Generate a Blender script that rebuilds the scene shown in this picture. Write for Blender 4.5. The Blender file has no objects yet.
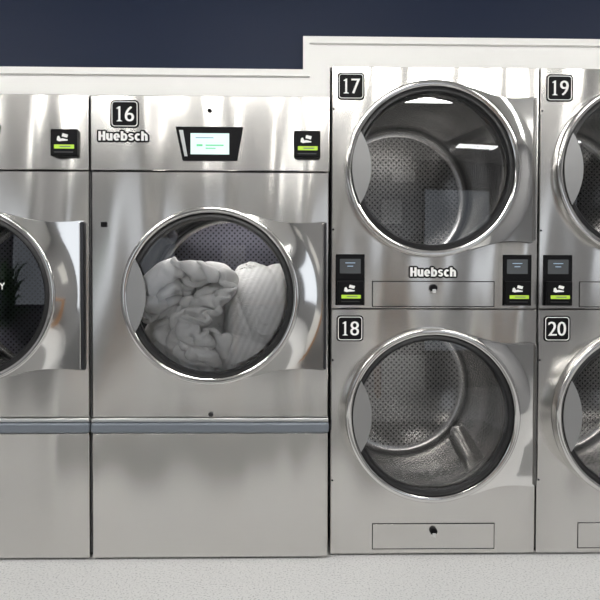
import bpy, bmesh, math, random, time
from mathutils import Vector, Matrix, noise
random.seed(4)
S=0.004
scene=bpy.context.scene
# ---------------------------------------------------------------- camera
F=560.0; D=F*S
yaw=math.radians(1.0); pitch=math.radians(-1.0); roll=math.radians(-0.15)
fwd=Vector((math.sin(yaw)*math.cos(pitch),math.cos(yaw)*math.cos(pitch),math.sin(pitch)))
right=fwd.cross(Vector((0,0,1))).normalized(); up=right.cross(fwd).normalized()
R=Matrix.Rotation(roll,3,fwd); right=R@right; up=R@up
target=Vector((0,0,(554-300)*S+0.018)); cloc=target-fwd*D
cam=bpy.data.cameras.new("camera"); co=bpy.data.objects.new("camera",cam); scene.collection.objects.link(co)
M=Matrix((right,up,-fwd)).transposed().to_4x4(); M.translation=cloc; co.matrix_world=M
cam.sensor_width=36; cam.lens=36*F/600; scene.camera=co
def W(px,py,y=0.0):
    d=fwd+right*((px-300)/F)+up*((300-py)/F)
    t=(y-cloc.y)/d.y
    p=cloc+d*t
    return p.x,p.z
# ---------------------------------------------------------------- materials
def newmat(name):
    m=bpy.data.materials.new(name); m.use_nodes=True
    nt=m.node_tree; b=nt.nodes["Principled BSDF"]; return m,nt,b
def plain(name,col,rough=0.5,metal=0.0,emit=None,es=0.0,spec=None):
    m,nt,b=newmat(name)
    b.inputs["Base Color"].default_value=(*col,1); b.inputs["Roughness"].default_value=rough
    b.inputs["Metallic"].default_value=metal
    if spec is not None: b.inputs["Specular IOR Level"].default_value=spec
    if emit: b.inputs["Emission Color"].default_value=(*emit,1); b.inputs["Emission Strength"].default_value=es
    return m
def steel(name,col,rough,streak=(1.5,2,170),warp=0.15,aniso=0.5,rvar=0.08,wsc=(2.6,2.0,1.1),cv=0.05,rl=0.0):
    m,nt,b=newmat(name); N=nt.nodes; L=nt.links
    tc=N.new("ShaderNodeTexCoord"); mp=N.new("ShaderNodeMapping"); mp.inputs["Scale"].default_value=streak
    L.new(tc.outputs["Object"],mp.inputs["Vector"])
    n=N.new("ShaderNodeTexNoise"); n.inputs["Scale"].default_value=4; n.inputs["Detail"].default_value=4
    L.new(mp.outputs["Vector"],n.inputs["Vector"])
    r=N.new("ShaderNodeMapRange"); r.inputs["To Min"].default_value=rough-rvar; r.inputs["To Max"].default_value=rough+rvar
    L.new(n.outputs["Fac"],r.inputs["Value"])
    mp2=N.new("ShaderNodeMapping"); mp2.inputs["Scale"].default_value=wsc; mp2.inputs["Rotation"].default_value=(0,math.radians(12),0)
    L.new(tc.outputs["Object"],mp2.inputs["Vector"])
    n2=N.new("ShaderNodeTexNoise"); n2.inputs["Scale"].default_value=1.0; n2.inputs["Detail"].default_value=0.3
    L.new(mp2.outputs[0],n2.inputs["Vector"])
    ml=N.new("ShaderNodeMath"); ml.operation='MULTIPLY_ADD'; ml.inputs[1].default_value=rl; L.new(n2.outputs["Fac"],ml.inputs[0]); L.new(r.outputs["Result"],ml.inputs[2])
    L.new(ml.outputs[0],b.inputs["Roughness"])
    mx=N.new("ShaderNodeMixRGB"); mx.inputs[1].default_value=(*[c*(1-cv) for c in col],1); mx.inputs[2].default_value=(*[min(1,c*(1+cv)) for c in col],1)
    L.new(n.outputs["Fac"],mx.inputs[0]); L.new(mx.outputs[0],b.inputs["Base Color"])
    b.inputs["Metallic"].default_value=1
    b.inputs["Anisotropic"].default_value=aniso
    b2=N.new("ShaderNodeBump"); b2.inputs["Strength"].default_value=warp; b2.inputs["Distance"].default_value=0.25
    L.new(n2.outputs["Fac"],b2.inputs["Height"])
    L.new(b2.outputs["Normal"],b.inputs["Normal"])
    return m
STEEL=steel("brushed_steel",(0.66,0.645,0.62),0.20,streak=(3,2,230),rvar=0.008,warp=0.55,aniso=0.3,wsc=(4.2,2.0,0.6),cv=0.045,rl=0.06)
WING=steel("polished_steel",(0.80,0.79,0.77),0.08,warp=0.08,rvar=0.005,aniso=0.0,cv=0.02)
CHROME=plain("chrome_ring",(0.70,0.69,0.675),0.10,1)
SATIN=plain("satin_plate",(0.30,0.30,0.30),0.35,0.6)
DARKSTEEL=plain("dark_metal",(0.06,0.06,0.065),0.3,0.8)
EDGE=plain("edge_steel",(0.22,0.215,0.21),0.3,1)
PALE=plain("pale_metal",(0.6,0.6,0.6),0.4,0.3)
BODY=plain("cabinet_grey",(0.25,0.25,0.26),0.5,0.3)
GAP=plain("gap_black",(0.01,0.01,0.01),0.7)
BLACK=plain("black_plastic",(0.003,0.003,0.004),0.5,spec=0.15)
RUBBER=plain("gasket_rubber",(0.008,0.008,0.009),0.45)
WHITE=plain("white_print",(0.92,0.92,0.90),0.5)
GREEN=plain("green_sticker",(0.45,0.68,0.05),0.5,emit=(0.45,0.68,0.05),es=0.15)  # sticker colour with a faint added glow; it is no lamp
RAIL=plain("rail_blue_grey",(0.17,0.19,0.22),0.30,0.25)
RAILTOP=plain("rail_lip",(0.65,0.66,0.66),0.3,0.9)
SCREEN=plain("lit_screen",(0.4,0.5,0.5),0.2,emit=(0.74,0.93,0.88),es=0.72)
SCRGREEN=plain("screen_green",(0.1,0.5,0.2),0.4,emit=(0.2,0.65,0.35),es=0.4)
DISP=plain("display_glass",(0.075,0.08,0.085),0.25)
DISPTXT=plain("display_text",(0.2,0.3,0.4),0.3,emit=(0.3,0.4,0.5),es=0.4)
NAVY=plain("navy_paint",(0.009,0.017,0.045),0.5,spec=0.22)
WTRIM=plain("white_trim_paint",(0.97,0.96,0.93),0.5)
WALLM=plain("wall_paint",(0.60,0.60,0.585),0.7)
WALLD=plain("side_wall_paint",(0.26,0.26,0.27),0.7)
CEIL=plain("ceiling_paint",(0.78,0.78,0.77),0.8)
WOOD=plain("oak_wood",(0.42,0.22,0.10),0.45)
LEAF=plain("leaf_green",(0.06,0.16,0.04),0.5)
CHAR=plain("charcoal_frame",(0.03,0.03,0.035),0.4)
PAPER=plain("poster_paper",(0.88,0.88,0.86),0.6)
LAMP=plain("lamp_diffuser",(1,1,1),0.5,emit=(1.0,0.99,0.96),es=20.5)
DFILL=plain("drum_fill_glow",(1,1,1),0.5,emit=(1.0,0.98,0.95),es=18)  # made-up fill glows for the drum interiors, in three strengths
DFILLS=plain("drum_fill_glow_mid",(1,1,1),0.5,emit=(1.0,0.98,0.95),es=15)
DFILLU=plain("drum_fill_glow_dim",(1,1,1),0.5,emit=(1.0,0.98,0.95),es=8)
def glassmat(tint=0.75):
    m,nt,b=newmat("door_glass"); N=nt.nodes; L=nt.links
    N.remove(b); out=N["Material Output"]
    tr=N.new("ShaderNodeBsdfTransparent"); tr.inputs[0].default_value=(tint,tint,tint*1.01,1)
    gl=N.new("ShaderNodeBsdfGlossy"); gl.inputs["Roughness"].default_value=0.01; gl.inputs[0].default_value=(0.85,0.87,0.9,1)
    fr=N.new("ShaderNodeFresnel"); fr.inputs[0].default_value=1.6
    mx=N.new("ShaderNodeMixShader"); L.new(fr.outputs[0],mx.inputs[0]); L.new(tr.outputs[0],mx.inputs[1]); L.new(gl.outputs[0],mx.inputs[2])
    L.new(mx.outputs[0],out.inputs[0]); return m
GLASS=glassmat(0.92)
def drummat(name,col,bands,sc=42,rough=0.27):
    m,nt,b=newmat(name); N=nt.nodes; L=nt.links
    uv=N.new("ShaderNodeTexCoord")
    mp=N.new("ShaderNodeMapping"); mp.inputs["Rotation"].default_value=(0,0,math.radians(45))
    L.new(uv.outputs["UV"],mp.inputs[0])
    v=N.new("ShaderNodeTexVoronoi"); v.inputs["Scale"].default_value=sc; v.inputs["Randomness"].default_value=0
    L.new(mp.outputs[0],v.inputs["Vector"])
    r=N.new("ShaderNodeValToRGB"); r.color_ramp.elements[0].position=0.20; r.color_ramp.elements[1].position=0.27
    r.color_ramp.elements[0].color=(0,0,0,1); r.color_ramp.elements[1].color=(1,1,1,1)
    L.new(v.outputs["Distance"],r.inputs[0])
    src=r.outputs[0]
    if bands:
        sp=N.new("ShaderNodeSeparateXYZ"); L.new(uv.outputs["UV"],sp.inputs[0])
        mu=N.new("ShaderNodeMath"); mu.operation='MULTIPLY'; mu.inputs[1].default_value=2*math.pi/0.22; L.new(sp.outputs["Y"],mu.inputs[0])
        si=N.new("ShaderNodeMath"); si.operation='SINE'; L.new(mu.outputs[0],si.inputs[0])
        gt=N.new("ShaderNodeMath"); gt.operation='GREATER_THAN'; gt.inputs[1].default_value=0.2; L.new(si.outputs[0],gt.inputs[0])
        ma=N.new("ShaderNodeMath"); ma.operation='MAXIMUM'; L.new(gt.outputs[0],ma.inputs[0]); L.new(r.outputs[0],ma.inputs[1]); src=ma.outputs[0]
    mx=N.new("ShaderNodeMixRGB"); mx.inputs[1].default_value=(0.006,0.006,0.006,1); mx.inputs[2].default_value=(*col,1)
    L.new(src,mx.inputs[0]); L.new(mx.outputs[0],b.inputs["Base Color"])
    b.inputs["Metallic"].default_value=0.95; b.inputs["Roughness"].default_value=rough
    return m
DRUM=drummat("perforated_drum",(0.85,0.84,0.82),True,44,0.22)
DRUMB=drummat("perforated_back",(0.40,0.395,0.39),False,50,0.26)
DRUMBU=drummat("perforated_back_shaded",(0.24,0.238,0.235),False,50,0.26)  # same back steel; shade of the upper drums put into its colour
DRUMBD=drummat("perforated_back_deep_shade",(0.10,0.10,0.125),False,50,0.3)  # same back plate with the large drums' dark interior painted in
DRUMC=plain("drum_corner_steel",(0.45,0.445,0.44),0.25,0.95)
DRUMP=plain("drum_steel",(0.88,0.87,0.85),0.2,0.9)
def floormat():
    m,nt,b=newmat("terrazzo_floor"); N=nt.nodes; L=nt.links
    tc=N.new("ShaderNodeTexCoord")
    n=N.new("ShaderNodeTexNoise"); n.inputs["Scale"].default_value=135; n.inputs["Detail"].default_value=3
    L.new(tc.outputs["Object"],n.inputs["Vector"])
    r=N.new("ShaderNodeValToRGB"); e=r.color_ramp.elements
    e[0].position=0.34; e[0].color=(0.36,0.36,0.37,1); e[1].position=0.44; e[1].color=(0.58,0.58,0.58,1)
    a=e.new(0.62); a.color=(0.62,0.62,0.615,1)
    L.new(n.outputs["Fac"],r.inputs[0])
    L.new(r.outputs[0],b.inputs["Base Color"])
    b.inputs["Roughness"].default_value=0.45
    return m
FLOOR=floormat()
def fabric(name,col,stripe,dk=0.86):
    m,nt,b=newmat(name); N=nt.nodes; L=nt.links
    tc=N.new("ShaderNodeTexCoord")
    b.inputs["Roughness"].default_value=0.9
    mp=N.new("ShaderNodeMapping"); mp.inputs["Rotation"].default_value=(0,math.radians(-24),0)
    L.new(tc.outputs["Object"],mp.inputs["Vector"])
    w=N.new("ShaderNodeTexWave"); w.inputs["Scale"].default_value=stripe; w.inputs["Distortion"].default_value=0.3; w.bands_direction='X'
    L.new(mp.outputs[0],w.inputs["Vector"])
    mx=N.new("ShaderNodeMixRGB"); mx.inputs[1].default_value=(*[c*dk for c in col],1); mx.inputs[2].default_value=(*col,1)
    L.new(w.outputs["Fac"],mx.inputs[0]); L.new(mx.outputs[0],b.inputs["Base Color"])
    n=N.new("ShaderNodeTexNoise"); n.inputs["Scale"].default_value=22; n.inputs["Detail"].default_value=4; n.inputs["Distortion"].default_value=2.0
    L.new(tc.outputs["Object"],n.inputs["Vector"])
    bp=N.new("ShaderNodeBump"); bp.inputs["Strength"].default_value=0.45; bp.inputs["Distance"].default_value=0.010
    L.new(n.outputs["Fac"],bp.inputs["Height"]); L.new(bp.outputs[0],b.inputs["Normal"])
    return m
DUV=fabric("white_duvet_cotton",(0.97,0.965,0.95),8,0.97)
QUI=fabric("striped_duvet_cotton",(0.93,0.93,0.92),13,0.88)
# ---------------------------------------------------------------- helpers
def link(o): scene.collection.objects.link(o); return o
def obj(name,me,mat,parent=None,smooth=False,label=None):
    if mat and not me.materials: me.materials.append(mat)
    o=link(bpy.data.objects.new(name,me))
    if smooth:
        me.polygons.foreach_set("use_smooth",[True]*len(me.polygons))
        try: me.set_sharp_from_angle(angle=math.radians(40 if smooth is True else smooth))
        except Exception: pass
    if parent: o.parent=parent
    if label: o["label"]=label
    return o
def mesh(name,v,f,mat,parent=None,smooth=False,label=None):
    me=bpy.data.meshes.new(name); me.from_pydata(v,[],f)
    bm=bmesh.new(); bm.from_mesh(me); bmesh.ops.recalc_face_normals(bm,faces=bm.faces); bm.to_mesh(me); bm.free()
    return obj(name,me,mat,parent,smooth,label)
def box(name,x0,x1,y0,y1,z0,z1,mat,parent=None,bev=0.0,seg=2,label=None):
    bm=bmesh.new(); bmesh.ops.create_cube(bm,size=1)
    for v in bm.verts:
        v.co=Vector(((x0+x1)/2+v.co.x*(x1-x0),(y0+y1)/2+v.co.y*(y1-y0),(z0+z1)/2+v.co.z*(z1-z0)))
    if bev: bmesh.ops.bevel(bm,geom=bm.edges[:]+bm.verts[:],offset=bev,segments=seg,affect='EDGES',profile=0.5)
    me=bpy.data.meshes.new(name); bm.to_mesh(me); bm.free()
    return obj(name,me,mat,parent,False,label)
def poly(name,pts,y0,y1,mat,parent=None,label=None):
    n=len(pts); v=[(p[0],y0,p[1]) for p in pts]+[(p[0],y1,p[1]) for p in pts]
    f=[tuple(range(n)),tuple(range(2*n-1,n-1,-1))]+[(i,(i+1)%n,n+(i+1)%n,n+i) for i in range(n)]
    return mesh(name,v,f,mat,parent,False,label)
def rrect(cx,cz,w,h,r,k=6):
    out=[]
    for (sx,sz,a0) in ((1,1,0),(-1,1,90),(-1,-1,180),(1,-1,270)):
        for i in range(k+1):
            a=math.radians(a0+90*i/k)
            out.append((cx+sx*(w/2-r)+r*math.cos(a),cz+sz*(h/2-r)+r*math.sin(a)))
    return out
def frame(name,a,b,y0,y1,mat,parent):
    n=len(a); v=[(p[0],y0,p[1]) for p in a]+[(p[0],y0,p[1]) for p in b]+[(p[0],y1,p[1]) for p in a]+[(p[0],y1,p[1]) for p in b]
    f=[]
    for i in range(n):
        j=(i+1)%n
        f+=[(i,j,n+j,n+i),(2*n+i,3*n+i,3*n+j,2*n+j),(i,2*n+i,2*n+j,j),(n+i,n+j,3*n+j,3*n+i)]
    return mesh(name,v,f,mat,parent)
def lathe(name,prof,cx,cz,mat,parent=None,n=128,smooth=True,label=None,closed=False,uv=False):
    v=[];f=[];k=len(prof)
    for i in range(n):
        a=2*math.pi*i/n
        for (r,y) in prof: v.append((cx+r*math.cos(a),y,cz+r*math.sin(a)))
    kk=k if closed else k-1
    for i in range(n):
        j=(i+1)%n
        for q in range(kk):
            q2=(q+1)%k; f.append((i*k+q,i*k+q2,j*k+q2,j*k+q))
    me=bpy.data.meshes.new(name); me.from_pydata(v,[],f)
    if uv:
        al=[0]
        for q in range(1,k): al.append(al[-1]+math.hypot(prof[q][0]-prof[q-1][0],prof[q][1]-prof[q-1][1]))
        L=me.uv_layers.new(name="UVMap")
        for p in me.polygons:
            fi=p.index//kk
            for li in p.loop_indices:
                vi=me.loops[li].vertex_index; ii=vi//k; a=2*math.pi*ii/n
                if uv=='planar': c=me.vertices[vi].co; L.data[li].uv=(c.x-cx,c.z-cz); continue
                if fi==n-1 and ii==0: a=2*math.pi
                L.data[li].uv=(a*0.36,al[vi%k])
    return obj(name,me,mat,parent,smooth,label)
def holepanel(name,x0,x1,z0,z1,cx,cz,r,y0,y1,mat,parent,n=120,label=None):
    angs=[2*math.pi*i/n for i in range(n)]
    for (X,Z) in ((x0,z0),(x1,z0),(x1,z1),(x0,z1)): angs.append(math.atan2(Z-cz,X-cx)%(2*math.pi))
    angs=sorted(set(round(a,6) for a in angs)); m=len(angs)
    e=0.0025
    def hit(a,e):
        c,s=math.cos(a),math.sin(a); t=1e9
        if c>1e-9: t=min(t,(x1-e-cx)/c)
        if c<-1e-9: t=min(t,(x0+e-cx)/c)
        if s>1e-9: t=min(t,(z1-e-cz)/s)
        if s<-1e-9: t=min(t,(z0+e-cz)/s)
        return cx+c*t,cz+s*t
    v=[]
    for a in angs:
        h=hit(a,e); g=hit(a,0)
        v+=[(cx+r*math.cos(a),y1,cz+r*math.sin(a)),(cx+r*math.cos(a),y0,cz+r*math.sin(a)),(h[0],y0,h[1]),(g[0],y0+e,g[1]),(g[0],y1,g[1])]
    f=[]
    for i in range(m):
        j=(i+1)%m
        for q in range(5):
            q2=(q+1)%5; f.append((i*5+q,i*5+q2,j*5+q2,j*5+q))
    return mesh(name,v,f,mat,parent,False,label)
def textmesh(s,bold=0.0,spacing=1.0):
    cu=bpy.data.curves.new("t",'FONT'); cu.body=s; cu.size=1; cu.align_x='LEFT'; cu.offset=bold; cu.extrude=0.001; cu.space_character=spacing; cu.resolution_u=4
    t=bpy.data.objects.new("tmp",cu); scene.collection.objects.link(t)
    dg=bpy.context.evaluated_depsgraph_get(); me=bpy.data.meshes.new_from_object(t.evaluated_get(dg))
    bpy.data.objects.remove(t); me.materials.clear()
    return me
def place(me,cx,cz,w,h,y,depth):
    xs=[v.co.x for v in me.vertices]; ys=[v.co.y for v in me.vertices]
    x0,x1,y0,y1=min(xs),max(xs),min(ys),max(ys)
    for v in me.vertices:
        x,yy,z=v.co; v.co=(cx+((x-x0)/(x1-x0)-0.5)*w, y-(depth if z>0 else 0), cz+((yy-y0)/(y1-y0)-0.5)*h)
def thicken(src,name,offs,dy=0.0):
    me=bpy.data.meshes.new(name); bm=bmesh.new()
    for i,(a,b) in enumerate(offs):
        o=len(bm.verts); bm.from_mesh(src); bm.verts.ensure_lookup_table()
        for v in bm.verts[o:]: v.co+=Vector((a,dy-0.00002*i,b))
    bm.to_mesh(me); bm.free(); return me
def cyl(name,cx,cz,r,y0,y1,mat,parent,n=24):
    prof=[(0.0001,y0),(r*0.8,y0),(r,y0+(y1-y0)*0.3),(r,y1)]
    return lathe(name,prof,cx,cz,mat,parent,n)
def empty(name,loc,label,cat,group=None):
    e=link(bpy.data.objects.new(name,None)); e.location=loc; e.empty_display_size=0.1
    e["label"]=label; e["category"]=cat
    if group: e["group"]=group
    return e
# ---------------------------------------------------------------- parts
def number_plate(p,s,cx,cz,w,h,y):
    pl=poly("number_plate",rrect(cx,cz,w,h,w*0.14),y-0.002,y,BLACK,p,"black square number plate reading %s"%s)
    frame("plate_border",rrect(cx,cz,w*0.90,h*0.90,w*0.11),rrect(cx,cz,w*0.85,h*0.85,w*0.09),y-0.0028,y-0.002,WHITE,pl)
    for i,ch in enumerate(s):
        x=cx+(-0.18 if i==0 else 0.17)*w
        if ch=='1':
            z0=cz-h*0.27; z1=cz+h*0.27; a=w*0.038
            pts=[(x-a*2.6,z0),(x+a*2.6,z0),(x+a*2.4,z0+a*0.5),(x+a*1.1,z0+a*1.1),(x+a*0.95,z0+a*2),(x+a*0.95,z1),(x-a*0.3,z1),(x-a*2.6,z1-a*1.6),(x-a*2.4,z1-a*2.3),(x-a*0.95,z1-a*2.1),(x-a*0.95,z0+a*2),(x-a*1.1,z0+a*1.1),(x-a*2.4,z0+a*0.5)]
            poly("digit",pts,y-0.0028,y-0.002,WHITE,pl)
        else:
            b0=textmesh(ch,-0.008); place(b0,x,cz,w*0.30,h*0.54,y-0.002,0.0009)
            t=0.0015; me=thicken(b0,"digit",[(-t,0),(-t/2,0),(0,0),(t/2,0),(t,0)])
            obj("digit",me,WHITE,pl)
def block_letters():
    T=0.33
    def rect(x0,x1,z0,z1): return [[(x0,z0),(x1,z0),(x1,z1),(x0,z1)]]
    def arc(cx,cz,rx,rz,a0,a1,tx=T,tz=0.21,n=14):
        out=[]
        for i in range(n):
            A=[math.radians(a0+(a1-a0)*k/n) for k in (i,i+1)]
            q=[(cx+rx*math.cos(a),cz+rz*math.sin(a)) for a in A]+[(cx+(rx-tx)*math.cos(a),cz+(rz-tz)*math.sin(a)) for a in reversed(A)]
            out.append(q)
        return out
    xh=0.78; G={}
    G['H']=(rect(0,T,0,1)+rect(.55,.55+T,0,1)+rect(.2,.7,.40,.61),.88)
    G['u']=(rect(0,T,.25,xh)+rect(.48,.48+T,0,xh)+arc(.38,.30,.38,.31,180,330),.81)
    G['e']=(arc(.42,.39,.42,.41,0,320)+rect(.12,.82,.31,.45),.84)
    G['b']=(rect(0,T,0,1)+arc(.42,.39,.43,.41,-140,140),.85)
    G['s']=(arc(.35,.56,.35,.23,20,270,.28,.17)+arc(.35,.23,.35,.24,-160,90,.28,.17),.70)
    G['c']=(arc(.42,.39,.42,.41,45,315),.74)
    G['h']=(rect(0,T,0,1)+arc(.42,.46,.40,.33,0,150)+rect(.49,.49+T,0,.48),.82)
    polys=[];x=0
    for ch in "Huebsch":
        P,w=G[ch]
        for q in P: polys.append([(a+x,b) for a,b in q])
        x+=w+0.10
    return polys,x-0.10
def brand(p,cx,cz,w,h,y):
    polys,tw=block_letters()
    W_,H_=w*0.96,h*0.86
    def build(grow,y0,y1):
        v=[];f=[]
        offs=[(0,0)] if not grow else [(grow*math.cos(a),grow*math.sin(a)) for a in [2*math.pi*k/12 for k in range(12)]]
        for oi,(gx,gz) in enumerate(offs):
            for qi,q in enumerate(polys):
                o=len(v); n=len(q); yy=y0-0.00001*(oi+qi%7)
                pts=[(cx+(a/tw-0.5)*W_+gx,cz+(b-0.5)*H_+gz) for a,b in q]
                v+=[(a,yy,b) for a,b in pts]+[(a,y1,b) for a,b in pts]
                f+=[tuple(range(o,o+n))]+[(o+i,o+(i+1)%n,o+n+(i+1)%n,o+n+i) for i in range(n)]
        o=len(v); pts=rrect(cx,cz-h*0.07,w*0.98,h*0.74,h*0.1); n=len(pts)
        if grow:
            v+=[(a,y0,b) for a,b in pts]; f.append(tuple(range(o,o+n)))
        return v,f
    v,f=build(0.0066,y-0.0016,y)
    b=mesh("brand_lettering",v,f,BLACK,p,False,"bold white lettering with black outline")
    v,f=build(0,y-0.0028,y-0.0017)
    mesh("lettering",v,f,WHITE,b)
def reader(p,cx,cz,w,h,y):
    r=box("card_reader",cx-w/2,cx+w/2,y-0.022,y,cz-h/2,cz+h/2,BLACK,p,0.004,label="black plastic payment card reader")
    yy=y-0.022
    q=0.78
    pts=[(-0.04,0.38),(0.22,0.31),(0.17,0.16),(-0.09,0.23)]
    poly("card_symbol",[(cx+a*w*q,cz+(b*q+0.04)*h) for a,b in pts],yy-0.001,yy+0.0005,WHITE,r)
    pts=[(-0.32,0.05),(-0.30,0.22),(-0.22,0.27),(-0.17,0.20),(-0.14,0.13),(-0.03,0.15),(0.10,0.11),(0.20,0.09),(0.19,0.04),(0.04,0.03),(-0.10,0.02),(-0.2,0.0)]
    poly("hand_symbol",[(cx+a*w*q,cz+(b*q+0.03)*h) for a,b in pts],yy-0.001,yy+0.0005,WHITE,r)
    g=(cx+0.02*w,cz-0.16*h)
    poly("green_strip",rrect(g[0],g[1],w*0.74,h*0.15,h*0.02),yy-0.001,yy+0.0005,GREEN,r)
    poly("strip_mark",rrect(g[0]+w*0.04,g[1],w*0.40,h*0.035,h*0.005),yy-0.0014,yy-0.0008,RAIL,r)
    poly("reader_slot",rrect(cx,cz-0.36*h,w*0.7,h*0.04,h*0.01),yy-0.0008,yy+0.0005,DARKSTEEL,r)
def display(p,cx,cz,w,h,y,drop):
    d=box("display_unit",cx-w/2,cx+w/2,y-0.006,y,cz-h/2-drop,cz+h/2,BLACK,p,0.002,label="tall black unit with small grey display")
    poly("display_screen",rrect(cx,cz+h*0.02,w*0.72,h*0.58,0.002),y-0.0068,y-0.0055,DISP,d)
    for a,ww in ((0.15,0.34),(0.02,0.2)):
        poly("display_reading",rrect(cx,cz+h*a,w*ww,h*0.03,0.0005),y-0.0074,y-0.0066,DISPTXT,d)
def door(p,cx,cz,Rr,Wd,Hh,yf,hw=0.005,hm=None,letter=False):
    k=Rr/88.0
    P0=Vector((36*k,80.5*k));P1=Vector((58*k,76.5*k)) ;P2=Vector((64*k,Hh-4.5*k));P3=Vector((Wd,Hh))
    top=[]
    for i in range(15):
        t=i/14; top.append((1-t)**3*P0+3*(1-t)**2*t*P1+3*(1-t)*t*t*P2+t**3*P3)
    rc=3*k; edge=[]
    top[-1]=Vector((Wd-rc,Hh))
    for i in range(1,5):
        a=math.radians(90-22.5*i); edge.append(Vector((Wd-rc+rc*math.cos(a),Hh-rc+rc*math.sin(a))))
    side=[Vector((Wd,(Hh-rc)*(1-2*i/16))) for i in range(1,16)]
    out=top+edge+side+[Vector((q.x,-q.y)) for q in reversed(top+edge)]
    NN=20; v=[];f=[];mi=[]
    ri=Rr*0.955
    for q in out:
        a=math.atan2(q.y,q.x); inn=Vector((ri*math.cos(a),ri*math.sin(a)))
        for s in range(NN+1):
            t=s/NN; pt=inn.lerp(q,t)
            u=max(0,min(1,(pt.length-ri)/(Wd-ri)))
            y=yf-0.042+0.020*math.sin(min(1,u*1.0)*math.pi*0.5)
            v.append((cx+pt.x,y,cz+pt.y))
        v.append((cx+q.x,yf-0.0005,cz+q.y*1.010))
    m=NN+2
    for i in range(len(out)-1):
        for s in range(m-1): f.append((i*m+s,(i+1)*m+s,(i+1)*m+s+1,i*m+s+1)); mi.append(1 if s==m-2 else 0)
    me=bpy.data.meshes.new("door"); me.from_pydata(v,[],f)
    me.materials.append(WING); me.materials.append(DARKSTEEL)  # dark rim faces put the wing's shadow line into the colour
    for pl,k_ in zip(me.polygons,mi): pl.material_index=k_
    d=obj("door",me,None,p,True,"round chrome-rimmed glass door with polished steel wing")
    y=yf
    wr=0.027
    prof=[(Rr,y-0.001),(Rr,y-0.034),(Rr-0.002,y-0.040),(Rr-0.006,y-0.043),(Rr-0.018,y-0.0425),(Rr-0.024,y-0.039),(Rr-wr,y-0.030),(Rr-wr,y-0.001)]
    lathe("door_ring",prof,cx,cz,CHROME,d,label="polished chrome door ring")
    r1=Rr-wr
    prof=[(r1,y-0.028),(r1-0.008,y-0.034),(r1-0.016,y-0.034),(r1-0.021,y-0.028),(r1-0.023,y-0.012),(r1,y-0.012)]
    lathe("door_gasket",prof,cx,cz,RUBBER,d,closed=True,label="black rubber gasket")
    rg=r1-0.019
    prof=[(rg*t,y-0.028-0.009*(1-t*t)) for t in [0.001]+[i/14 for i in range(1,15)]]
    lathe("door_glass",prof,cx,cz,GLASS,d,label="clear tinted door glass")
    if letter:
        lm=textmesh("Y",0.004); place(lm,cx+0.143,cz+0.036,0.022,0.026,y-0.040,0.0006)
        obj("letter_reflection",lm,WHITE,d)  # reflected white letter, painted as a solid shape on the glass
    r2=Rr*0.925; pts=[]
    a0=math.radians(154)
    for i in range(17):
        a=a0+(2*math.pi-2*a0)*i/16; pts.append((r2*math.cos(a),r2*math.sin(a)))
    xe=r2*math.cos(a0); ze=r2*math.sin(a0)
    for i in range(1,16):
        t=i/16; zz=-ze+2*ze*t; bul=(1-(zz/ze)**2)*Rr*0.12
        pts.append((xe+bul,zz))
    poly("hinge_plate",[(cx+a,cz+b) for a,b in pts],y-0.048,y-0.042,SATIN,d,"crescent satin metal finger plate")
    box("door_handle",cx+Wd-hw,cx+Wd+0.001,y-0.034,y-0.012,cz-Hh*0.98,cz+Hh*0.98,hm or EDGE,d,0.002,label="vertical edge handle")
    if hm: box("handle_strip",cx+Wd-hw-0.006,cx+Wd-hw-0.0005,y-0.034,y-0.018,cz-Hh*0.97,cz+Hh*0.97,CHROME,d,0.002,label="slim chrome handle strip")
def drum(p,cx,cz,ro,rd,yf,depth,n_l=3,rot=0.3,lit=False,back=None):
    prof=[(ro+0.014,yf+0.002),(ro+0.014,yf+0.03),(ro+0.022,yf+0.04),(rd-0.01,yf+0.042),(rd,yf+0.055),(rd,yf+depth-0.04)]
    d=lathe("drum",prof,cx,cz,DRUM,p,n=96,uv=True,label="perforated stainless steel tumbler drum")
    pr=[]
    for i in range(0,7):
        a=math.radians(90*i/6); pr.append((rd-0.04*(1-math.cos(a)),yf+depth-0.04+0.04*math.sin(a)))
    lathe("drum_corner",pr,cx,cz,DRUMC,d,n=96)
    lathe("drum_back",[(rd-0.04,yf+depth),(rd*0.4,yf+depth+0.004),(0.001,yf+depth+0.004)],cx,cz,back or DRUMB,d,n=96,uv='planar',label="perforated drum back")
    if lit: box("drum_fill_light",cx-0.2,cx+0.2,yf+0.048,yf+0.075,cz+rd-0.075,cz+rd-0.065,lit,d,0.002)  # added strip hidden above the opening, brightens drum and bedding
    for i in range(n_l):
        a=rot+2*math.pi*i/n_l
        K=13; v=[]
        for q in range(10):
            t=q/9; aa=a+0.22*t; hh=0.05*min(1,(1-t)*6+0.05)*min(1,t*6+0.15); yy=yf+0.08+(depth-0.12)*t
            er=Vector((math.cos(aa),0,math.sin(aa))); et=Vector((-math.sin(aa),0,math.cos(aa)))
            for j in range(K):
                s=-1+2*j/(K-1); tt=s*0.055; r=rd+0.002-hh*math.cos(s*math.pi/2)**1.2-0.005*s*s
                w=Vector((cx,0,cz))+er*r+et*tt; v.append((w.x,yy,w.z))
        f=[]
        for q in range(len(v)//K-1):
            o=q*K; f+=[(o+j,o+j+1,o+j+K+1,o+j+K) for j in range(K-1)]
        mesh("drum_lifter",v,f,DRUMP,d,80,"smooth steel drum rib")
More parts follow.
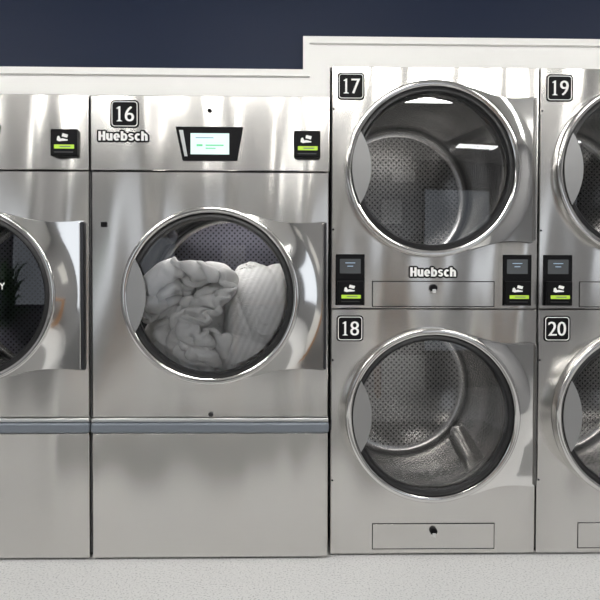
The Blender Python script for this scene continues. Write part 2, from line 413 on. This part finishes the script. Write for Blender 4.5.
def cabinet(p,x0,x1,z0,z1,yf,depth):
    t=0.012; v=[];f=[]
    def b(a0,a1,b0,b1,c0,c1):
        o=len(v)
        v.extend([(a0,b0,c0),(a1,b0,c0),(a1,b1,c0),(a0,b1,c0),(a0,b0,c1),(a1,b0,c1),(a1,b1,c1),(a0,b1,c1)])
        f.extend([tuple(o+i for i in q) for q in ((0,3,2,1),(4,5,6,7),(0,1,5,4),(1,2,6,5),(2,3,7,6),(3,0,4,7))])
    b(x0,x0+t,yf,yf+depth,z0,z1); b(x1-t,x1,yf,yf+depth,z0,z1)
    b(x0+t,x1-t,yf,yf+depth,z0,z0+t); b(x0+t,x1-t,yf,yf+depth,z1-t,z1); b(x0+t,x1-t,yf+depth-t,yf+depth,z0+t,z1-t)
    return mesh("cabinet_body",v,f,BODY,p,False,"grey painted steel cabinet shell")
# ---------------------------------------------------------------- machines
YS=0.0
xl,_=W(330.5,300); xr,_=W(537,300); AX=(xl+xr)/2
def stack(ax,nums,label):
    e=empty("stacked_tumble_dryer",(ax,0,0),label,"clothes dryer","stacked tumble dryers")
    X=lambda px,py=300,y=YS: W(px,py,y)[0]-AX
    Z=lambda py,px=434,y=YS: W(px,py,y)[1]
    x0=X(331);x1=X(537.2); yf=YS; zt=Z(67)
    cabinet(e,x0+0.002,x1-0.002,0.018,zt-0.004,yf+0.02,1.0)
    box("plinth",x0+0.01,x1-0.01,yf+0.03,yf+0.9,0,0.018,GAP,e)
    zm=Z(309); zb=0.009
    for (nu,cy,zA,zB,cyN) in ((nums[0],168.5,zm+0.002,zt,87),(nums[1],416,zb,zm-0.002,328.5)):
        cx=X(433.5,cy,-0.035); cz=Z(cy,434,-0.035); Rr=88*S*0.988; upper=cy<300
        holepanel("front_panel",x0+0.001,x1-0.001,zA,zB,cx,cz,0.304,yf,yf+0.02,STEEL,e,label="brushed stainless front panel with round opening")
        door(e,cx,cz,Rr,X(535,cy,-0.02)-cx,72*S,yf)
        drum(e,cx,cz,0.288,0.375,yf+0.02,0.72,4,math.radians(30) if upper else math.radians(-50),DFILLU if upper else DFILLS,DRUMBU if upper else DRUMB)
        number_plate(e,nu,X(351,cyN) if upper else X(350,cyN),Z(cyN),27*S,(27 if upper else 26)*S,yf)
    for side in (0,1):
        cxp=350 if side==0 else 516.5
        cxx=X(cxp,290)
        display(e,cxx,Z(267),29*S,25*S,yf,26*S)
        reader(e,cxx,Z(293),26*S,24*S,yf)
    brand(e,X(433,272),Z(272),48*S,10.5*S,yf)
    for (a,b,kn) in ((281,307,288),(523,549,530)):
        g=box("lint_drawer",X(372,a),X(494.5,a),yf-0.0008,yf+0.001,Z(b),Z(a),GAP,e,label="brushed steel lint drawer with dark outline")
        box("drawer_front",X(372.8,a),X(493.7,a),yf-0.0020,yf-0.0006,Z(b-0.9),Z(a+0.9),STEEL,g,0.0004,1)
        cyl("drawer_knob",X(433,a),Z(kn),0.0150,yf-0.02,yf-0.002,BLACK,g)
        box("keyhole_tab",X(431.3,a),X(434.7,a),yf-0.024,yf-0.002,Z(kn+5),Z(kn+1.2),PALE,g,0.001)
    for py in (110,230,360,480):
        cyl("screw",x0+0.008,Z(py),0.004,yf-0.002,yf+0.0005,DARKSTEEL,e,12)
    return e
pitchS=(W(553.2,300)[0]-W(346,300)[0])
stack(AX,("17","18"),"stacked stainless dryer pair numbered 17 and 18, both empty")
stack(AX+pitchS,("19","20"),"stacked stainless dryer pair numbered 19 and 20, cropped beside its twin")

YL=-0.02
AL=(W(91,300,YL)[0]+W(328.8,300,YL)[0])/2
def big(ax,num,label,lit,nl):
    e=empty("tumble_dryer",(ax,0,0),label,"clothes dryer","large tumble dryers")
    X=lambda px,py=300,y=YL: W(px,py,y)[0]-AL
    Z=lambda py,px=210,y=YL: W(px,py,y)[1]
    x0=X(91.3);x1=X(329); yf=YL; zt=Z(96)
    cabinet(e,x0+0.002,x1-0.002,0.018,zt-0.004,yf+0.02,1.02)
    box("plinth",x0+0.01,x1-0.01,yf+0.03,yf+0.9,0,0.018,GAP,e)
    zc=Z(171.5); zr=Z(418); zk=Z(432.5)
    box("control_panel",x0+0.001,x1-0.001,yf-0.004,yf+0.02,zc+0.003,zt,STEEL,e,0.003,label="brushed stainless control fascia")
    cx=X(210.5,296,-0.055); cz=Z(296,210,-0.055); Rr=88.5*S*0.982
    holepanel("front_panel",x0+0.003,x1-0.003,zr+0.002,zc-0.002,cx,cz,0.308,yf,yf+0.02,STEEL,e,label="brushed stainless front panel with round opening")
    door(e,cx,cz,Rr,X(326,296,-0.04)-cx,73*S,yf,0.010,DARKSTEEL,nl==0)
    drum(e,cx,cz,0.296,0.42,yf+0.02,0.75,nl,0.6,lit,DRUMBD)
    box("bumper_rail",x0-0.001,x1+0.001,yf-0.017,yf+0.02,zk,Z(422),RAIL,e,0.011,6,label="blue-grey horizontal bumper rail")
    box("rail_lip",x0+0.001,x1-0.001,yf-0.008,yf+0.02,Z(421.6),zr,RAILTOP,e,0.003,label="bright steel lip above the rail")
    box("kick_panel",x0+0.003,x1-0.003,yf-0.002,yf+0.02,0.009,zk-0.002,STEEL,e,0.003,label="brushed stainless lower panel")
    y=yf-0.004
    number_plate(e,num,X(125,115),Z(115),28*S,27*S,y)
    brand(e,X(123.5,137),Z(137),50*S,10.5*S,y)
    reader(e,X(307,145),Z(145),26*S,26*S,y)
    P=lambda a,b:(X(a,b),Z(b))
    sc=poly("control_screen",[P(176,127.5),P(243.5,127.5),P(237.5,161),P(183,161)],y-0.006,y,BLACK,e,"black trapezoid bezel with lit touch screen")
    poly("lit_panel",[P(191,134),P(229.5,134),P(229.5,155),P(191,155)],y-0.0068,y-0.0055,SCREEN,sc)
    for (a,b,c,d_) in ((197,145,203,147),(206,145.3,224,146.6),(206,148.5,216,149.5)):
        poly("screen_button",[P(a,b),P(c,b),P(c,d_),P(a,d_)],y-0.0074,y-0.0066,SCRGREEN,sc)
    poly("screen_line",[P(196,138),P(214,138),P(214,139),P(196,139)],y-0.0074,y-0.0066,DISPTXT,sc)
    poly("bezel_strip",[P(179.5,131),P(183.5,131),P(188,157),P(185,157)],y-0.0068,y-0.0055,RAILTOP,sc)  # pale slanted strip left of the lit panel
    cyl("indicator_button",X(209.5,111),Z(111),0.008,y-0.006,y,BLACK,e)
    box("latch_switch",X(101,225),X(107,225),yf-0.004,yf+0.001,Z(227.5),Z(222.5),BLACK,e,0.001)
    cyl("panel_lock",X(211,414),Z(414),0.010,yf-0.012,yf,DARKSTEEL,e)
    return e,cx,cz
pitchL=W(300,300,YL)[0]-W(60.3,300,YL)[0]
e16,dcx,dcz=big(AL,"16","large stainless dryer numbered 16 holding white duvets",DFILL,4)
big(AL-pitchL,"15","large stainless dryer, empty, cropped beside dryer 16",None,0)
# ---------------------------------------------------------------- laundry inside dryer 16
ox=AL+dcx; oz=dcz
def blobs(parts,vox,it):
    bm=bmesh.new()
    for (c,r,rot) in parts:
        Mx=Matrix.Translation(c)@Matrix.Rotation(rot,4,'Y')@Matrix.Diagonal((*r,1))
        bmesh.ops.create_icosphere(bm,subdivisions=4,radius=1,matrix=Mx)
    me=bpy.data.meshes.new("t"); bm.to_mesh(me); bm.free()
    o=bpy.data.objects.new("t",me); scene.collection.objects.link(o)
    rm=o.modifiers.new("r",'REMESH'); rm.mode='VOXEL'; rm.voxel_size=vox
    sm=o.modifiers.new("s",'SMOOTH'); sm.factor=0.5; sm.iterations=it
    dg=bpy.context.evaluated_depsgraph_get(); m2=bpy.data.meshes.new_from_object(o.evaluated_get(dg)); bpy.data.objects.remove(o)
    m2.materials.clear(); return m2
def E(a,b,y,rx,ry,rz,rot=0): return (Vector((ox+a*S,y,oz+b*S)),(rx*S,ry,rz*S),rot)
m2=blobs([E(53,-22,0.20,44,0.21,57,math.radians(18)),E(38,-60,0.18,40,0.18,32),E(34,-4,0.25,28,0.17,42,0.3)],0.008,10)
for v in m2.vertices:
    p=v.co.copy()
    q=p+noise.noise_vector(p*4)*0.07
    ph=(q.x*0.9+q.z*0.45)/0.19
    c=p+v.normal*(0.020*abs(math.sin(math.pi*ph))**0.6*(0.7+noise.noise(p*6))-0.006+0.010*noise.noise(p*9))
    dx,dz=c.x-ox,c.z-oz; rr=math.hypot(dx,dz); lim=0.405 if c.y>0.06 else 0.29
    if rr>lim: c.x=ox+dx*lim/rr; c.z=oz+dz*lim/rr
    c.y=max(c.y,YL-0.010); v.co=c
q2=obj("duvet",m2,QUI,None,85); q2["label"]="smooth striped pale grey-white duvet pressed beside the crumpled one"; q2["category"]="bedding"; q2["group"]="duvets in the dryer"
tmp=[]
def collider(name,v,f):
    me=bpy.data.meshes.new(name); me.from_pydata([tuple(c) for c in v],[],f); o=bpy.data.objects.new(name,me); scene.collection.objects.link(o)
    o.modifiers.new("c",'COLLISION'); o.collision.thickness_outer=0.012; o.collision.thickness_inner=0.2; o.collision.cloth_friction=5; tmp.append(o); return o
ya,yb_=YL-0.012,0.24
prof=[(-0.385,1.5)]+[(0.385*math.cos(math.pi+math.pi*i/24),0.385*math.sin(math.pi+math.pi*i/24)) for i in range(25)]+[(0.385,1.5)]
v=[];f=[]
for (a,b) in prof: v+=[(ox+a,ya-0.1,oz+b),(ox+a,yb_+0.1,oz+b)]
for i in range(len(prof)-1): f.append((2*i,2*i+2,2*i+3,2*i+1))
collider("c1",v,f)
collider("c2",[(ox-0.6,ya,oz-0.6),(ox+0.6,ya,oz-0.6),(ox+0.6,ya,oz+1.6),(ox-0.6,ya,oz+1.6)],[(3,2,1,0)])
collider("c3",[(ox-0.6,yb_,oz-0.6),(ox+0.6,yb_,oz-0.6),(ox+0.6,yb_,oz+1.6),(ox-0.6,yb_,oz+1.6)],[(0,1,2,3)])
collider("c4",[(ox+0.04,ya-0.1,oz-0.5),(ox+0.04,yb_+0.1,oz-0.5),(ox+0.09,yb_+0.1,oz+0.1),(ox+0.09,ya-0.1,oz+0.1),(ox+0.11,yb_+0.1,oz+1.6),(ox+0.11,ya-0.1,oz+1.6)],[(0,3,2,1),(3,5,4,2)])
nx,nz=26,66
v=[];f=[]
for j in range(nz+1):
    for i in range(nx+1):
        x=(i/nx-0.5); z=j/nz
        yy=0.11+0.085*math.sin(z*17+x*2.5)+0.02*math.sin(x*7+z*6)
        v.append((ox-0.135+x*0.36+0.015*math.sin(z*13),yy,oz-0.14+z*1.0))
for j in range(nz):
    for i in range(nx):
        a=j*(nx+1)+i; f.append((a,a+1,a+nx+2,a+nx+1))
me=bpy.data.meshes.new("duvet"); me.from_pydata(v,[],f)
cl=bpy.data.objects.new("cl",me); scene.collection.objects.link(cl)
cm=cl.modifiers.new("cloth",'CLOTH'); st=cm.settings; cs=cm.collision_settings
st.quality=6; st.mass=0.5; st.tension_stiffness=15; st.compression_stiffness=15; st.shear_stiffness=8; st.bending_stiffness=14; st.air_damping=1.5
st.shrink_min=-0.22
cs.use_self_collision=True; cs.self_distance_min=0.024; cs.distance_min=0.010; cs.collision_quality=3
NF=30
cm.point_cache.frame_start=1; cm.point_cache.frame_end=NF
scene.frame_start=1; scene.frame_end=NF
for fr_ in range(1,NF+1): scene.frame_set(fr_)
dg=bpy.context.evaluated_depsgraph_get(); me2=bpy.data.meshes.new_from_object(cl.evaluated_get(dg))
bpy.data.objects.remove(cl)
for o in tmp: bpy.data.objects.remove(o)
scene.frame_set(1)
def pct(vals,a): s=sorted(vals); return s[min(len(s)-1,max(0,int(a*len(s))))]
X0,X1=pct([v.co.x for v in me2.vertices],.01),pct([v.co.x for v in me2.vertices],.99)
Z0,Z1=pct([v.co.z for v in me2.vertices],.01),pct([v.co.z for v in me2.vertices],.99)
tx0,tx1,tz0,tz1=ox-0.31,ox+0.08,oz-0.345,oz+0.13
for v in me2.vertices:
    c=v.co
    c.x=tx0+(c.x-X0)/(X1-X0)*(tx1-tx0); c.z=tz0+(c.z-Z0)/(Z1-Z0)*(tz1-tz0)
    dx,dz=c.x-ox,c.z-oz; rr=math.hypot(dx,dz); lim=0.40 if c.y>0.06 else 0.285
    if rr>lim: c.x=ox+dx*lim/rr; c.z=oz+dz*lim/rr
    c.y=min(max(c.y,YL-0.008),0.36); v.co=c
o=obj("duvet",me2,DUV,None,180)
so=o.modifiers.new("thick",'SOLIDIFY'); so.thickness=0.028; so.offset=0
sb=o.modifiers.new("sub",'SUBSURF'); sb.levels=2; sb.render_levels=2
dg=bpy.context.evaluated_depsgraph_get(); me3=bpy.data.meshes.new_from_object(o.evaluated_get(dg)); bpy.data.objects.remove(o)
mb=blobs([E(-34,-48,0.24,46,0.13,42),E(-14,-12,0.24,26,0.11,30),E(-46,-20,0.24,24,0.11,24)],0.010,6)
for v in mb.vertices:
    p=v.co; v.co=p+v.normal*(0.02*(1-abs(noise.noise(p*9+noise.noise_vector(p*5)))*2))
bm=bmesh.new(); bm.from_mesh(me3); bm.from_mesh(mb); bm.to_mesh(me3); bm.free()
o=obj("duvet",me3,DUV,None,180)
o["label"]="crumpled plain white duvet behind the dryer door glass"; o["category"]="bedding"; o["group"]="duvets in the dryer"
# ---------------------------------------------------------------- setting
def struct(o): o["kind"]="structure"; return o
XL,XR,YB,ZC=-3.6,3.6,-5.2,2.85
struct(box("floor",XL,XR,YB,1.25,-0.05,0,FLOOR))
struct(box("ceiling",XL,XR,YB,1.25,ZC,ZC+0.05,CEIL))
struct(box("wall_left",XL-0.05,XL,YB,1.25,0,ZC,WALLD))
struct(box("wall_right",XR,XR+0.05,YB,1.25,0,ZC,WALLD))
wins=[(-3.3,-1.8),(1.6,3.2)]
v=[];f=[]
def addb(a0,a1,c0,c1):
    o=len(v); b0,b1=YB-0.12,YB
    v.extend([(a0,b0,c0),(a1,b0,c0),(a1,b1,c0),(a0,b1,c0),(a0,b0,c1),(a1,b0,c1),(a1,b1,c1),(a0,b1,c1)])
    f.extend([tuple(o+i for i in q) for q in ((0,3,2,1),(4,5,6,7),(0,1,5,4),(1,2,6,5),(2,3,7,6),(3,0,4,7))])
addb(XL,XR,0,0.75); addb(XL,XR,2.3,ZC)
xs_=[XL]+[c for w in wins for c in w]+[XR]
for i in range(0,len(xs_),2): addb(xs_[i],xs_[i+1],0.75,2.3)
struct(mesh("wall_front",v,f,plain("street_wall_paint",(0.28,0.28,0.29),0.6)))
for i,(a,b) in enumerate(wins):
    fr=frame("window_%d"%(i+1),[(a,0.75),(b,0.75),(b,2.3),(a,2.3)],[(a+0.06,0.81),(b-0.06,0.81),(b-0.06,2.24),(a+0.06,2.24)],YB-0.08,YB-0.02,CHAR,None)
    struct(fr)
struct(box("wall_rear",XL,XR,1.2,1.25,0,ZC,WALLM))
for (x,z,w_,h_) in ((0.95,1.75,0.42,0.5),(-0.6,1.75,0.5,0.62),(1.2,2.5,0.5,0.25)):
    pz=box("poster",-w_/2,w_/2,0,0.01,-h_/2,h_/2,PAPER); pz.location=(x,YB,z)
    pz["label"]="plain white paper notice on the opposite wall"; pz["category"]="poster"; pz["group"]="paper notices"
fm=box("reflection_mat",-1.7,1.7,-2.3,-1.0,0.0,0.008,plain("reflection_mat_grey",(0.20,0.20,0.20),0.7),None,0.003)  # added out of view so the lower panels reflect a darker band
fm["label"]="added unseen grey mat that darkens the lower steel reflections"; fm["category"]="mat"
e=empty("reflection_cabinet",(1.15,-4.9,0),"low white storage cabinet with two doors","cabinet")  # added out of view as a white patch reflected in the door glass
box("cabinet_carcass",-0.40,0.40,-0.25,0.23,0.0,0.72,PAPER,e,0.004)
for sx in (-1,1):
    dd=box("cabinet_door",min(sx*0.01,sx*0.39),max(sx*0.01,sx*0.39),0.23,0.25,0.05,0.70,PAPER,e,0.003)
    box("knob",sx*0.05-0.01,sx*0.05+0.01,0.25,0.27,0.40,0.42,DARKSTEEL,dd,0.003)
yb=0.03
Zp=lambda px,py,y=yb: W(px,py,y)[1]
Xp=lambda px,py,y=yb: W(px,py,y)[0]
ztl=W(210,94,YL)[1]+0.001; zts=W(434,66.5)[1]+0.001
z1=Zp(150,70); z2=Zp(450,40); xs=Xp(303,55); xm=Xp(329.8,80)
struct(poly("wall_back",[(XL,z1-0.02),(xs+0.02,z1-0.02),(xs+0.02,z2-0.02),(XR,z2-0.02),(XR,ZC),(XL,ZC)],yb+0.03,yb+0.12,NAVY))
struct(poly("wall_bulkhead",[(XL,ztl),(xm,ztl),(xm,zts),(XR,zts),(XR,z2-0.006),(xs+0.006,z2-0.006),(xs+0.006,z1-0.006),(XL,z1-0.006)],yb-0.01,yb+0.03,WTRIM))
t=0.026
struct(poly("trim_1",[(XL,z1-t),(xs+t,z1-t),(xs+t,z2-t),(XR,z2-t),(XR,z2),(xs,z2),(xs,z1),(XL,z1)],yb-0.022,yb-0.01,WTRIM))
for i,(x,y,hl,hd) in enumerate([(-2.3,-1.9,.78,.22),(0.0,-1.9,.78,.22),(2.3,-1.9,.78,.22),(-2.3,-3.9,.35,.12),(0.0,-3.9,.35,.12),(2.3,-3.9,.35,.12)]):
    e=empty("ceiling_lamp",(x,y,ZC),"rectangular white ceiling light panel","lamp","ceiling light panels")
    box("lamp_housing",-hl-.04,hl+.04,-hd-.04,hd+.04,-0.04,0,WTRIM,e,0.004)
    box("lamp_diffuser",-hl,hl,-hd,hd,-0.048,-0.038,LAMP,e)
e=empty("folding_table",(0.05,-4.3,0),"oak folding table with four square legs","table")
box("table_top",-0.6,0.6,-0.35,0.35,0.86,0.92,WOOD,e,0.005)
for sx in (-1,1):
    for sy in (-1,1): box("leg",sx*0.54-0.04,sx*0.54+0.04,sy*0.28-0.04,sy*0.28+0.04,0,0.86,WOOD,e,0.004)
e=empty("potted_plant",(-2.9,-4.0,0),"leafy green plant in a charcoal pot","plant")
prof=[(0.001,0.0),(0.15,0.0),(0.19,0.36),(0.17,0.36),(0.16,0.30),(0.001,0.30)]
pv=[];pf=[];k=len(prof)
for i in range(32):
    a=2*math.pi*i/32
    for r,z in prof: pv.append((r*math.cos(a),r*math.sin(a),z))
for i in range(32):
    j=(i+1)%32
    for q in range(k-1): pf.append((i*k+q,i*k+q+1,j*k+q+1,j*k+q))
mesh("pot",pv,pf,CHAR,e,True)
lv=[];lf=[]
for i in range(60):
    a=random.random()*6.28; r=0.2+random.random()*0.35; h=0.5+random.random()*1.0
    o=len(lv); d=Vector((math.cos(a),math.sin(a),0)); n_=Vector((-d.y,d.x,0)); w_=0.05
    for q in range(6):
        t_=q/5; c=d*(r*t_)+Vector((0,0,0.3+h*math.sin(t_*1.9)*0.9)); ww=w_*math.sin(math.pi*(0.06+0.9*t_))
        lv+=[tuple(c-n_*ww),tuple(c+n_*ww)]
    for q in range(5): lf.append((o+2*q,o+2*q+1,o+2*q+3,o+2*q+2))
mesh("foliage",lv,lf,LEAF,e,True)
w=bpy.data.worlds.new("world"); scene.world=w; w.use_nodes=True
w.node_tree.nodes["Background"].inputs[0].default_value=(0.88,0.93,1.0,1); w.node_tree.nodes["Background"].inputs[1].default_value=1.2
scene.view_settings.view_transform='Standard'
